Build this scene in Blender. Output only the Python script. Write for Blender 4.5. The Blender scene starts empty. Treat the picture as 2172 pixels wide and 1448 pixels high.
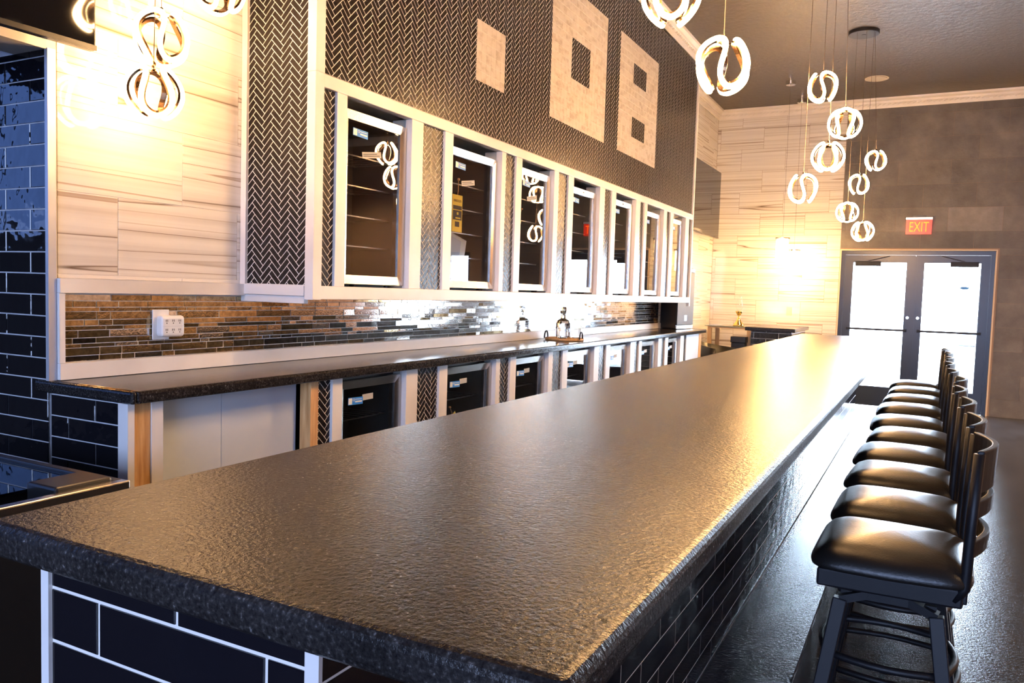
import bpy, bmesh, math, random
from mathutils import Vector, Matrix, Euler

random.seed(11)
scene = bpy.context.scene
COL = scene.collection
PI = math.pi
H = 1.40                                   # lens height above the floor

# ------------------------------------------------------------------ camera
FPX = 1677.5
YAW, PITCH, ROLL = math.radians(27.6), math.radians(3.588), math.radians(1.793)
fw = Vector((-math.sin(YAW)*math.cos(PITCH), math.cos(YAW)*math.cos(PITCH), -math.sin(PITCH)))
r0 = Vector((math.cos(YAW), math.sin(YAW), 0)); u0 = r0.cross(fw)
rt = r0*math.cos(ROLL) + u0*math.sin(ROLL); up = -r0*math.sin(ROLL) + u0*math.cos(ROLL)
cam_d = bpy.data.cameras.new('camera'); cam = bpy.data.objects.new('camera', cam_d); COL.objects.link(cam)
cam_d.sensor_fit = 'HORIZONTAL'; cam_d.sensor_width = 36; cam_d.lens = FPX*36/2172
cam_d.clip_start = .05; cam_d.clip_end = 300
M = Matrix.Identity(4)
for i in range(3):
    M[i][0], M[i][1], M[i][2] = rt[i], up[i], -fw[i]
M[2][3] = H
cam.matrix_world = M
scene.camera = cam

def seen(p):                               # depth and pixel of a world point, to rank tiles by size in view
    d = Vector(p) - Vector((0, 0, H)); z = d.dot(fw)
    if z <= .05: return z, -1e4, -1e4
    return z, 1086 + FPX*d.dot(rt)/z, 724 - FPX*d.dot(up)/z

# ------------------------------------------------------------------ world, exposure
SKY = 13.0
LED = 46.0
CRYSTAL = 55.0
w = bpy.data.worlds.new('world'); scene.world = w; w.use_nodes = True
bg = w.node_tree.nodes['Background']
bg.inputs['Color'].default_value = (.70, .82, 1.0, 1); bg.inputs['Strength'].default_value = SKY
vs = scene.view_settings
vs.view_transform = 'Standard'; vs.look = 'None'; vs.gamma = 1; vs.use_curve_mapping = False
vs.exposure = 2.32
def portal(loc, rot, sx, sy):
    L = bpy.data.lights.new('window_portal', 'AREA'); L.shape = 'RECTANGLE'; L.size = sx; L.size_y = sy
    L.cycles.is_portal = True
    o = bpy.data.objects.new('window_portal', L); o.location = loc; o.rotation_euler = rot; COL.objects.link(o)
portal((-.17, 12.02, 1.06), (-PI/2, 0, 0), 1.9, 2.15)
portal((2.55, 12.02, 1.18), (-PI/2, 0, 0), .9, 1.76)
portal((-7.22, -1.2, 2.435), (0, -PI/2, 0), 1.43, 5.4)
portal((.6, -5.22, 1.9), (PI/2, 0, 0), 5.2, 2.4)

# ------------------------------------------------------------------ materials
def mat(name, col, rough=.5, metal=0, spec=.5, coat=0, **k):
    m = bpy.data.materials.new(name); m.use_nodes = True
    b = m.node_tree.nodes['Principled BSDF']
    b.inputs['Base Color'].default_value = (*col, 1); b.inputs['Roughness'].default_value = rough
    b.inputs['Metallic'].default_value = metal; b.inputs['Specular IOR Level'].default_value = spec
    b.inputs['Coat Weight'].default_value = coat
    if 'emit' in k:
        b.inputs['Emission Color'].default_value = (*k['emit'], 1); b.inputs['Emission Strength'].default_value = k['es']
    return m
def N(m, t, **kw):
    n = m.node_tree.nodes.new(t)
    for a, v in kw.items(): setattr(n, a, v)
    return n
def LK(m, a, b): m.node_tree.links.new(a, b)
def BS(m): return m.node_tree.nodes['Principled BSDF']
def pos(m, scale=(1, 1, 1)):
    g = N(m, 'ShaderNodeNewGeometry'); mp = N(m, 'ShaderNodeMapping'); mp.inputs['Scale'].default_value = scale
    LK(m, g.outputs['Position'], mp.inputs['Vector']); return mp.outputs['Vector']
def noise(m, vec, scale, detail=3, rough=.5):
    n = N(m, 'ShaderNodeTexNoise'); n.inputs['Scale'].default_value = scale; n.inputs['Detail'].default_value = detail
    n.inputs['Roughness'].default_value = rough
    LK(m, vec, n.inputs['Vector']); return n.outputs['Fac']
def ramp(m, fac, stops):
    r = N(m, 'ShaderNodeValToRGB'); e = r.color_ramp.elements
    while len(e) < len(stops): e.new(.5)
    for i, (p, c) in enumerate(stops):
        e[i].position = p; e[i].color = (*c, 1) if len(c) == 3 else c
    LK(m, fac, r.inputs['Fac']); return r.outputs['Color']
def bump(m, h, strength, dist=.01):
    b = N(m, 'ShaderNodeBump'); b.inputs['Strength'].default_value = strength; b.inputs['Distance'].default_value = dist
    LK(m, h, b.inputs['Height']); LK(m, b.outputs['Normal'], BS(m).inputs['Normal'])

white = mat('white_painted_wood', (.78, .74, .70), .38)
LK(white, ramp(white, noise(white, pos(white), 3, 4), [(.3, (.70, .66, .62)), (.7, (.82, .79, .76))]), BS(white).inputs['Base Color'])
grout_w = mat('white_grout', (.80, .76, .70), .8)
grout_g = mat('grey_grout', (.55, .56, .60), .8)
grout_d = mat('dark_grout', (.05, .047, .045), .8)

# black herringbone mosaic
herr = mat('black_mosaic_tile', (.012, .010, .010), .26, spec=.25)
oi = N(herr, 'ShaderNodeObjectInfo')
LK(herr, ramp(herr, noise(herr, pos(herr), 40, 2), [(.3, (.010, .008, .009)), (.7, (.022, .018, .017))]), BS(herr).inputs['Base Color'])
bump(herr, noise(herr, pos(herr), 30, 2), .12, .01)

# hand-made glossy black wall tile
subway = mat('glossy_black_tile', (.006, .006, .009), .035, spec=.6)
bump(subway, noise(subway, pos(subway), 11, 2, .5), .30, .012)
subway_bar = mat('black_bar_tile', (.008, .007, .010), .07)
bump(subway_bar, noise(subway_bar, pos(subway_bar), 10, 2, .5), .16, .01)

# cream marble mosaic
marble = mat('cream_marble_tile', (.6, .52, .44), .3)
o_ = N(marble, 'ShaderNodeObjectInfo')
ad = N(marble, 'ShaderNodeVectorMath', operation='ADD'); LK(marble, pos(marble, (1, 4, 9)), ad.inputs[0]); LK(marble, o_.outputs['Random'], ad.inputs[1])
LK(marble, ramp(marble, noise(marble, ad.outputs['Vector'], 2.2, 5, .6), [(.34, (.42, .35, .28)), (.50, (.58, .52, .45)), (.75, (.66, .60, .53))]), BS(marble).inputs['Base Color'])

# veined stone wall tile
stone = mat('veined_stone_tile', (.7, .62, .52), .05, spec=.5)
g = N(stone, 'ShaderNodeNewGeometry'); sx = N(stone, 'ShaderNodeSeparateXYZ'); LK(stone, g.outputs['Position'], sx.inputs[0])
oi = N(stone, 'ShaderNodeObjectInfo')
a1 = N(stone, 'ShaderNodeMath', operation='ADD'); LK(stone, sx.outputs['X'], a1.inputs[0]); LK(stone, sx.outputs['Y'], a1.inputs[1])
a0 = N(stone, 'ShaderNodeMath', operation='MULTIPLY'); LK(stone, a1.outputs[0], a0.inputs[0]); a0.inputs[1].default_value = .13
a2 = N(stone, 'ShaderNodeMath', operation='MULTIPLY_ADD'); LK(stone, oi.outputs['Random'], a2.inputs[0]); a2.inputs[1].default_value = 37; LK(stone, a0.outputs[0], a2.inputs[2])
a3 = N(stone, 'ShaderNodeMath', operation='MULTIPLY'); LK(stone, sx.outputs['Z'], a3.inputs[0]); a3.inputs[1].default_value = 8.5
cb = N(stone, 'ShaderNodeCombineXYZ'); LK(stone, a2.outputs[0], cb.inputs['X']); LK(stone, a3.outputs[0], cb.inputs['Y'])
n1 = noise(stone, cb.outputs[0], .8, 1, .4)
vein = ramp(stone, n1, [(0, (1, 1, 1)), (.385, (1, 1, 1)), (.402, (.50, .40, .33)), (.405, (1, 1, 1)), (.465, (1, 1, 1)), (.495, (.80, .76, .72)), (.5, (.24, .17, .12)), (.506, (.97, .96, .95)), (.60, (1, 1, 1)), (.606, (.72, .66, .6)), (.62, (1, 1, 1))])
n2 = noise(stone, cb.outputs[0], 3.2, 4, .6)
base = ramp(stone, n2, [(.3, (.64, .61, .58)), (.55, (.76, .74, .71)), (.8, (.82, .80, .78))])
mx = N(stone, 'ShaderNodeMix', data_type='RGBA', blend_type='MULTIPLY'); mx.inputs['Factor'].default_value = 1
LK(stone, base, mx.inputs['A']); LK(stone, vein, mx.inputs['B']); LK(stone, mx.outputs['Result'], BS(stone).inputs['Base Color'])

# grey slate wall slabs
slate = mat('grey_slate_tile', (.1, .1, .1), .55)
oi = N(slate, 'ShaderNodeObjectInfo')
nn = noise(slate, pos(slate), 2.6, 6, .62)
c1 = ramp(slate, nn, [(.3, (.095, .086, .082)), (.55, (.15, .138, .13)), (.8, (.23, .215, .20))])
rr = ramp(slate, oi.outputs['Random'], [(0, (.82, .82, .84)), (.5, (.95, .95, .95)), (.9, (1.08, 1.07, 1.06)), (1, (1.12, 1.11, 1.1))])
mx = N(slate, 'ShaderNodeMix', data_type='RGBA', blend_type='MULTIPLY'); mx.inputs['Factor'].default_value = 1
LK(slate, c1, mx.inputs['A']); LK(slate, rr, mx.inputs['B']); LK(slate, mx.outputs['Result'], BS(slate).inputs['Base Color'])
bump(slate, noise(slate, pos(slate), 9, 6, .65), .35, .02)

ceil_m = mat('dark_ceiling_paint', (.10, .082, .075), .42)
bump(ceil_m, noise(ceil_m, pos(ceil_m), 16, 5, .6), .5, .02)
wall_dark = mat('dark_wall_paint', (.10, .088, .08), .6)
floor_m = mat('dark_sealed_floor', (.020, .020, .023), .14, spec=.25)
LK(floor_m, ramp(floor_m, noise(floor_m, pos(floor_m, (1, .35, 1)), 5, 6, .6), [(.3, (.014, .014, .016)), (.7, (.035, .035, .04))]), BS(floor_m).inputs['Base Color'])
bump(floor_m, noise(floor_m, pos(floor_m), 80, 3, .75), .38, .0045)

# leathered dark granite
def granite(name, rough, bs):
    m = mat(name, (.03, .026, .025), rough, spec=.30)
    BS(m).inputs['IOR'].default_value = 1.40
    p = pos(m)
    n1 = noise(m, p, 160, 3, .6); n2 = noise(m, p, 9, 5, .6)
    c = ramp(m, n1, [(.30, (.008, .007, .008)), (.55, (.026, .023, .022)), (.66, (.06, .055, .053)), (.76, (.26, .25, .25))])
    c2 = ramp(m, n2, [(.3, (.6, .6, .6)), (.7, (1.2, 1.2, 1.2))])
    x = N(m, 'ShaderNodeMix', data_type='RGBA', blend_type='MULTIPLY'); x.inputs['Factor'].default_value = 1
    LK(m, c, x.inputs['A']); LK(m, c2, x.inputs['B']); LK(m, x.outputs['Result'], BS(m).inputs['Base Color'])
    bump(m, noise(m, p, 140, 3, .65), bs, .004)
    return m
gran_bar = granite('leathered_granite', .26, .42)
gran_ctr = granite('honed_granite', .16, .12)

def mirror_mat(name, c0, c1, me_=1):
    m = mat(name, c0, .08, metal=me_)
    LK(m, ramp(m, noise(m, pos(m), 55, 5, .7), [(.35, c0), (.62, c1)]), BS(m).inputs['Base Color'])
    bump(m, noise(m, pos(m), 120, 2), .06, .004)
    return m
mirror = mirror_mat('antique_mirror_glass', (.42, .38, .34), (.74, .72, .70))
mirror_b = mirror_mat('ochre_reflection_glass', (.20, .13, .055), (.52, .37, .19), .85)  # ochre glass, with the warm room reflection put into its colour
silver = mat('silver_grout', (.80, .81, .83), .4)

steel = mat('brushed_steel', (.60, .56, .52), .26, metal=1)
bump(steel, noise(steel, pos(steel, (4, 4, 90)), 12, 2), .05, .003)
black_p = mat('black_plastic', (.012, .012, .013), .35)
black_m = mat('black_powder_metal', (.006, .006, .008), .46, spec=.28)
vinyl = mat('black_vinyl', (.011, .010, .0095), .34, spec=.42)
bump(vinyl, noise(vinyl, pos(vinyl), 170, 3, .6), .22, .003)
liner = mat('cooler_liner', (.02, .02, .022), .5)
wire_m = mat('shelf_wire', (.25, .25, .26), .3, metal=1)
blue_st = mat('blue_sticker', (.02, .22, .72), .4)
white_st = mat('white_paper', (.80, .80, .78), .6)
grey_st = mat('grey_label', (.42, .41, .38), .6)
yellow_st = mat('yellow_paper', (.72, .56, .015), .6)
black_ink = mat('black_ink', (.015, .015, .01), .7)
string_m = mat('tan_string', (.45, .26, .12), .8)
rough_stud = mat('raw_grey_stud', (.45, .45, .40), .8)
pine = mat('pine_wood', (.6, .33, .12), .6)
LK(pine, ramp(pine, noise(pine, pos(pine, (9, 9, .8)), 6, 4, .6), [(.3, (.52, .25, .08)), (.55, (.70, .40, .16)), (.8, (.78, .52, .26))]), BS(pine).inputs['Base Color'])
bluegrey = mat('pale_grey_panel', (.62, .67, .74), .6)
trim_grey = mat('grey_edge_trim', (.52, .53, .58), .35, metal=.3)
tv_m = mat('tv_screen', (.006, .006, .007), .03, spec=.7)
tv_b = mat('tv_bezel', (.012, .012, .013), .25)
gold = mat('polished_gold', (.83, .55, .18), .14, metal=1)
band_m = mat('bronze_band', (.22, .13, .07), .22, metal=1)
cord_m = mat('lamp_cord', (.10, .07, .05), .5)
chrome = mat('chrome', (.8, .8, .8), .08, metal=1)
canopy_m = mat('black_canopy', (.018, .018, .022), .4)
cream_m = mat('cream_grille', (.52, .45, .36), .6)
plate_m = mat('white_plastic', (.82, .81, .79), .3)
plate_c = mat('cream_plastic', (.75, .68, .52), .35)
alu_dark = mat('dark_aluminium', (.020, .022, .027), .3, metal=.2)
raw_edge = mat('raw_plaster_edge', (.62, .52, .40), .8)
wood_oak = mat('oak_wood', (.45, .30, .16), .45)
red_sign = mat('red_exit_panel', (.55, .03, .01), .3, emit=(1, .022, .006), es=.25)
exit_let = mat('exit_letters', (1, .3, .02), .4, emit=(1, .085, .0), es=.9)
led = mat('led_tube', (1, .85, .6), .4, emit=(1.0, .57, .235), es=LED)
led_dim = mat('dimmed_led_tube', (1, .85, .6), .4, emit=(1.0, .57, .235), es=LED*.25)
crystal_e = mat('lit_crystal', (1, .9, .7), .2, emit=(1.0, .56, .20), es=CRYSTAL)
asphalt = mat('pale_concrete', (.55, .55, .54), .85)
car_w = mat('white_car_paint', (.75, .76, .78), .2, coat=.5)
car_g = mat('car_glass', (.05, .07, .10), .05)
rubber = mat('black_rubber', (.010, .010, .010), .6)
badge_m = mat('silver_badge', (.7, .7, .7), .3, metal=.7)
grille_m = mat('speaker_grille', (.05, .05, .055), .45, metal=.4)
bump(grille_m, noise(grille_m, pos(grille_m, (1, 1, 3)), 160, 1), .6, .004)
bag_m = mat('blue_booklet', (.05, .07, .16), .3)

def pane_mat(name, tint, gl=.0):
    m = bpy.data.materials.new(name); m.use_nodes = True; nt = m.node_tree; nt.nodes.clear()
    out = nt.nodes.new('ShaderNodeOutputMaterial'); mi = nt.nodes.new('ShaderNodeMixShader')
    fr = nt.nodes.new('ShaderNodeFresnel'); fr.inputs['IOR'].default_value = 1.52
    tr = nt.nodes.new('ShaderNodeBsdfTransparent'); tr.inputs['Color'].default_value = (*tint, 1)
    gs = nt.nodes.new('ShaderNodeBsdfGlossy'); gs.inputs['Roughness'].default_value = .012
    ma = nt.nodes.new('ShaderNodeMath'); ma.operation = 'MULTIPLY_ADD'; ma.inputs[1].default_value = 1.6; ma.inputs[2].default_value = gl
    ge = nt.nodes.new('ShaderNodeNewGeometry'); fs = nt.nodes.new('ShaderNodeMath'); fs.operation = 'SUBTRACT'; fs.inputs[0].default_value = 1
    nt.links.new(ge.outputs['Backfacing'], fs.inputs[1]); mu = nt.nodes.new('ShaderNodeMath'); mu.operation = 'MULTIPLY'; mu.use_clamp = True
    nt.links.new(fr.outputs[0], ma.inputs[0]); nt.links.new(ma.outputs[0], mu.inputs[0]); nt.links.new(fs.outputs[0], mu.inputs[1]); nt.links.new(mu.outputs[0], mi.inputs[0])
    nt.links.new(tr.outputs[0], mi.inputs[1]); nt.links.new(gs.outputs[0], mi.inputs[2]); nt.links.new(mi.outputs[0], out.inputs[0])
    return m
dimmer_pane = pane_mat('daylight_dimmer_pane', (.10, .13, .20))  # made-up tint that dims and cools daylight from the side room
dimmer_pane2 = pane_mat('rear_dimmer_pane', (.42, .45, .53))  # weaker made-up tint that lowers daylight from behind the viewer
clear_pane = pane_mat('clear_glass_pane', (.93, .96, .97))
cool_pane = pane_mat('tinted_cooler_glass', (.90, .89, .88), .03)
lid_pane = pane_mat('dark_lid_glass', (.15, .16, .19), .02)
cut_glass = bpy.data.materials.new('cut_crystal_glass'); cut_glass.use_nodes = True
b = cut_glass.node_tree.nodes['Principled BSDF']; b.inputs['Transmission Weight'].default_value = 1; b.inputs['Roughness'].default_value = .02; b.inputs['IOR'].default_value = 1.5
b.inputs['Base Color'].default_value = (.97, .96, .93, 1)

# ------------------------------------------------------------------ builders
class MB:
    def __init__(s): s.v = []; s.f = []
    def box(s, x0, x1, y0, y1, z0, z1):
        i = len(s.v)
        s.v += [(x0,y0,z0),(x1,y0,z0),(x1,y1,z0),(x0,y1,z0),(x0,y0,z1),(x1,y0,z1),(x1,y1,z1),(x0,y1,z1)]
        s.f += [tuple(i+k for k in q) for q in ((0,3,2,1),(4,5,6,7),(0,1,5,4),(1,2,6,5),(2,3,7,6),(3,0,4,7))]
        return s
    def hexa(s, bot, top):                 # two quads
        i = len(s.v); s.v += [tuple(p) for p in bot] + [tuple(p) for p in top]
        s.f += [tuple(i+k for k in q) for q in ((0,3,2,1),(4,5,6,7),(0,1,5,4),(1,2,6,5),(2,3,7,6),(3,0,4,7))]
        return s
    def bar(s, a, b, w, d=None, upv=(0,0,1)):
        a, b = Vector(a), Vector(b); d = d or w; t = (b-a).normalized(); u = Vector(upv)
        if abs(t.dot(u)) > .95: u = Vector((1,0,0))
        sd = t.cross(u).normalized(); u2 = sd.cross(t)
        q = [(-1,-1),(1,-1),(1,1),(-1,1)]
        return s.hexa([a+sd*x*w/2+u2*y*d/2 for x,y in q], [b+sd*x*w/2+u2*y*d/2 for x,y in q])
    def tube(s, pts, r, n=8, closed=False):
        pts = [Vector(p) for p in pts]; m = len(pts); i0 = len(s.v); prev = None
        for k, p in enumerate(pts):
            t = (pts[(k+1) % m]-pts[k-1]) if closed else (pts[min(k+1,m-1)]-pts[max(k-1,0)])
            t.normalize()
            if prev is None: u = Vector((0,0,1)) if abs(t.z) < .9 else Vector((1,0,0))
            else: u = prev
            u = (u - t*u.dot(t)).normalized(); prev = u; v = t.cross(u)
            for j in range(n):
                a = 2*PI*j/n; s.v.append(tuple(p+(u*math.cos(a)+v*math.sin(a))*r))
        for k in range(m if closed else m-1):
            A, B = i0+k*n, i0+((k+1) % m)*n
            off = 0
            if closed and k == m-1:        # match the seam
                best = 1e9
                for o in range(n):
                    d = sum((Vector(s.v[A+j])-Vector(s.v[B+(j+o) % n])).length for j in range(n))
                    if d < best: best = d; off = o
            for j in range(n):
                s.f.append((A+j, A+(j+1) % n, B+(j+1+off) % n, B+(j+off) % n))
        if not closed:
            s.f.append(tuple(i0+j for j in range(n))[::-1]); s.f.append(tuple(i0+(m-1)*n+j for j in range(n)))
        return s
    def lathe(s, prof, n=24, c=(0,0,0)):
        i0 = len(s.v)
        for r, z in prof:
            for j in range(n):
                a = 2*PI*j/n; s.v.append((c[0]+r*math.cos(a), c[1]+r*math.sin(a), c[2]+z))
        for k in range(len(prof)-1):
            for j in range(n):
                s.f.append((i0+k*n+j, i0+k*n+(j+1) % n, i0+(k+1)*n+(j+1) % n, i0+(k+1)*n+j))
        s.f.append(tuple(i0+j for j in range(n))[::-1]); s.f.append(tuple(i0+(len(prof)-1)*n+j for j in range(n)))
        return s
    def prism(s, pts, fn, t, ch=.0015, tilt=(0,0)):   # convex polygon in (u,v) standing t proud of its plane, chamfered
        n = len(pts); i = len(s.v)
        cu = sum(p[0] for p in pts)/n; cv = sum(p[1] for p in pts)/n
        ins = []
        for u, v in pts:
            d = math.hypot(u-cu, v-cv) or 1; k = max(.3, 1-ch*1.3/d); ins.append((cu+(u-cu)*k, cv+(v-cv)*k))
        tw = lambda u, v: tilt[0]*(u-cu)+tilt[1]*(v-cv)
        s.v += [fn(u, v, 0) for u, v in pts] + [fn(u, v, t-ch+tw(u,v)) for u, v in pts] + [fn(u, v, t+tw(u,v)) for u, v in ins]
        for j in range(n):
            k = (j+1) % n
            s.f += [(i+j, i+k, i+n+k, i+n+j), (i+n+j, i+n+k, i+2*n+k, i+2*n+j)]
        s.f.append(tuple(i+2*n+j for j in range(n)))
        return s
    def mesh(s, name, m, smooth=False):
        me = bpy.data.meshes.new(name); me.from_pydata(s.v, [], s.f); me.materials.append(m)
        if smooth: me.polygons.foreach_set('use_smooth', [True]*len(me.polygons))
        me.update(); return me
    def build(s, name, m, parent=None, smooth=False, bevel=0, seg=2):
        o = bpy.data.objects.new(name, s.mesh(name, m, smooth)); COL.objects.link(o)
        if parent: o.parent = parent
        if bevel:
            b = o.modifiers.new('bevel', 'BEVEL'); b.width = bevel; b.segments = seg; b.limit_method = 'ANGLE'
            b.harden_normals = False
        return o
def box(*a): return MB().box(*a)
def tag(o, label, cat=None, group=None, kind=None):
    if label: o['label'] = label
    if cat: o['category'] = cat
    if group: o['group'] = group
    if kind: o['kind'] = kind
    return o
def thing(name, label, cat, loc=(0,0,0), rotz=0, group=None, kind=None):
    o = bpy.data.objects.new(name, None); COL.objects.link(o); o.location = loc; o.rotation_euler = (0,0,rotz)
    o.empty_display_size = .05
    return tag(o, label, cat, group, kind)
def struct(name, mb, m, label, **k):
    return tag(mb.build(name, m, **k), label, None, None, 'structure')
def copy_tree(o, parent=None):
    c = o.copy(); COL.objects.link(c); c.parent = parent
    for ch in list(o.children): copy_tree(ch, c)
    return c
def text_mesh(txt, size, m, name, parent, loc, rot, align='CENTER', ext=.001, sx=1.0):
    cu = bpy.data.curves.new(name, 'FONT'); cu.body = txt; cu.size = size; cu.align_x = align; cu.align_y = 'CENTER'; cu.extrude = ext
    cu.resolution_u = 3
    t = bpy.data.objects.new(name+'_tmp', cu); COL.objects.link(t)
    bpy.context.view_layer.update()
    me = bpy.data.meshes.new_from_object(t.evaluated_get(bpy.context.evaluated_depsgraph_get()))
    bpy.data.objects.remove(t); bpy.data.curves.remove(cu)
    me.materials.clear(); me.materials.append(m)
    for v in me.vertices: v.co.x *= sx
    o = bpy.data.objects.new(name, me); COL.objects.link(o); o.parent = parent; o.location = loc; o.rotation_euler = rot
    return o

def clip(poly, r):                         # convex polygon against rectangle (u0,u1,v0,v1)
    for ax, lim, sg in ((0, r[0], 1), (0, r[1], -1), (1, r[2], 1), (1, r[3], -1)):
        out = []
        for i in range(len(poly)):
            a, b = poly[i-1], poly[i]; da, db = sg*(a[ax]-lim), sg*(b[ax]-lim)
            if (da >= 0) != (db >= 0):
                t = da/(da-db); out.append((a[0]+(b[0]-a[0])*t, a[1]+(b[1]-a[1])*t))
            if db >= 0: out.append(b)
        poly = out
        if len(poly) < 3: return []
    return poly
def area(p): return .5*abs(sum(p[i-1][0]*p[i][1]-p[i][0]*p[i-1][1] for i in range(len(p))))
def planeX(X): return lambda u, v, w: (X+w, u, v)
def planeYm(Y): return lambda u, v, w: (u, Y-w, v)
def screen_area(fn, p):
    q = [seen(fn(u, v, 0)) for u, v in p]
    if min(a[0] for a in q) < .1: return 0
    cx = sum(a[1] for a in q)/len(q); cy = sum(a[2] for a in q)/len(q)
    if not (-40 < cx < 2212 and -40 < cy < 1488): return 0
    return area([(a[1], a[2]) for a in q])

def tl_(p, tilt, t):                       # small random tilt that keeps every corner proud of the grout
    hu = max(a[0] for a in p)-min(a[0] for a in p); hv = max(a[1] for a in p)-min(a[1] for a in p)
    return tuple(random.uniform(-1, 1)*min(tilt, .8*t/max(h, .004)) for h in (hu, hv))
def lay(items, parent, name, m, maxparts=300, stuff=None, t=.006, ch=.0012, tilt=0):
    """items: (fn, polygon, key). The largest in view become single tiles that share mesh data by key; the rest one mesh."""
    items = [(screen_area(fn, p), fn, p, k) for fn, p, k in items if area(p) > 1.2e-5]
    items.sort(key=lambda a: -a[0])
    cache = {}
    for s, fn, p, k in items[:maxparts]:
        n = len(p); cu = sum(a[0] for a in p)/n; cv = sum(a[1] for a in p)/n
        c0 = fn(cu, cv, 0); z0 = fn(0, 0, 0)
        q = [(u-cu, v-cv) for u, v in p]
        lf = lambda u, v, w, fn=fn, z0=z0: tuple(a-b for a, b in zip(fn(u, v, w), z0))
        if tilt: me = MB().prism(q, lf, t, ch, tl_(p, tilt, t)).mesh(name, m)
        elif k is not None:
            if k not in cache: cache[k] = MB().prism(q, lf, t, ch).mesh(name, m)
            me = cache[k]
        else: me = MB().prism(q, lf, t, ch).mesh(name, m)
        o = bpy.data.objects.new(name, me); o.location = c0; COL.objects.link(o); o.parent = parent
    rest = items[maxparts:]
    if rest:
        mb = MB()
        for s, fn, p, k in rest:
            mb.prism(p, fn, t, ch, tl_(p, tilt, t) if tilt else (0, 0))
        o = mb.build(stuff or name+'_field', m, parent); o['kind'] = 'stuff'

HW, HL, HG = .0256, .0768, .0034
def herring(fn, rects, ku):
    S = math.sqrt(.5); out = []
    u0 = min(r[0] for r in rects); u1 = max(r[1] for r in rects); v0 = min(r[2] for r in rects); v1 = max(r[3] for r in rects)
    # rotated coordinates: U=(x-y)*S, V=(x+y)*S ; lattice k*(W,W)+m*(L,-L)
    for mI in range(int((u0)/(HL*2*S))-3, int(u1/(HL*2*S))+4):
        for k in range(int(v0/(HW*2*S))-4, int(v1/(HW*2*S))+5):
            bx, by = k*HW+mI*HL, k*HW-mI*HL
            for o, (x, y, lx, ly) in enumerate(((bx, by, HL, HW), (bx+HL, by-(HL-HW), HW, HL))):
                g = HG/2
                c = [(x+g, y+g), (x+lx-g, y+g), (x+lx-g, y+ly-g), (x+g, y+ly-g)]
                p = [((a-b_)*S, (a+b_)*S) for a, b_ in c]
                cu = sum(a[0] for a in p)/4; cv = sum(a[1] for a in p)/4
                if cu < u0-.06 or cu > u1+.06 or cv < v0-.06 or cv > v1+.06: continue
                for r in rects:
                    if all(r[0] <= a[0] <= r[1] and r[2] <= a[1] <= r[3] for a in p):
                        out.append((fn, p, (ku, o))); break
                else:
                    for r in rects:
                        q = clip(p, r)
                        if q: out.append((fn, q, None))
    return out
def running(fn, r, W_, Hh, gap, off=.5, u_start=None, v_top=None, key=None, jit=0):
    """running-bond rectangles clipped to r=(u0,u1,v0,v1); v_top is a joint line"""
    out = []; v_top = r[3] if v_top is None else v_top; u_start = r[0] if u_start is None else u_start
    row = -int((r[3]-v_top)/Hh)-1
    while True:
        vt = v_top-row*Hh; vb = vt-Hh
        if vt <= r[2]: break
        if vb < r[3]:
            o = (off*(row % 2))*W_ + (random.uniform(-jit, jit) if jit else 0)
            k = int((r[0]-u_start-o)/W_)-2
            while u_start+o+k*W_ < r[1]:
                a = u_start+o+k*W_
                p = [(a+gap/2, vb+gap/2), (a+W_-gap/2, vb+gap/2), (a+W_-gap/2, vt-gap/2), (a+gap/2, vt-gap/2)]
                q = clip(p, r)
                if q and area(q) > 2e-4:
                    full = abs(area(q)-area(p)) < 1e-8
                    out.append((fn, q, key if full else None))
                k += 1
        row += 1
    return out

# ------------------------------------------------------------------ the room
XW, XF = -2.85, -2.42                      # left wall, cabinet front
YT, YE = 1.78, 2.70                        # end of the tiled return, near end of the wall cabinets
YC = 8.95                                  # far end of the wall cabinets
YW = 11.75; ZC = 4.12
floor = struct('floor', box(-7.2, 5.2, -5.2, 11.95, -.12, 0), floor_m, 'dark sealed concrete floor with a rough sheen')
struct('ceiling', box(-7.2, 5.2, -5.2, 11.95, ZC, ZC+.12), ceil_m, 'high dark brown painted ceiling')
wl = struct('wall_left', box(-3.05, XW-.003, YT+.02, YW, 0, ZC).box(-3.05, XW, -5.2, YT+.02, 2.22, ZC), grout_w, 'left wall clad in pale veined stone tiles')
wf = struct('wall_far', box(-3.05, -1.10, YW+.003, YW+.2, 0, ZC).box(-1.10, .75, YW+.003, YW+.2, 2.125, ZC).box(.75, 2.1, YW+.003, YW+.2, 0, ZC)
            .box(2.1, 3.0, YW+.003, YW+.2, 0, .3).box(2.1, 3.0, YW+.003, YW+.2, 2.06, ZC).box(3.0, 5.2, YW+.003, YW+.2, 0, ZC), mat('brown_wall_paint', (.30, .20, .14), .6),
            'far wall, pale stone at the left and dark grey slabs around the doors')
struct('wall_right', box(5.0, 5.2, -5.2, 11.95, 0, ZC), mat('tan_wall_paint', (.30, .20, .13), .6), 'tan painted right wall outside the view')
struct('wall_near', box(-7.2, -2.0, -5.2, -5.0, 0, ZC).box(3.2, 5.0, -5.2, -5.0, 0, ZC).box(-2.0, 3.2, -5.2, -5.0, 0, .7).box(-2.0, 3.2, -5.2, -5.0, 3.1, ZC), wall_dark, 'wall behind the viewer with a wide window')
struct('wall_side', box(-7.2, -7.0, -5.0, -3.9, 0, ZC).box(-7.2, -7.0, 1.5, 1.98, 0, ZC).box(-7.2, -7.0, -3.9, 1.5, 0, 1.72).box(-7.2, -7.0, -3.9, 1.5, 3.15, ZC), wall_dark, 'wall of the side room with a shop window')
wt = struct('wall_return', box(-7.0, XW-.012, YT+.003, YT+.19, 0, ZC), grout_g, 'return wall clad in wavy glossy black tiles')

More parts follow.
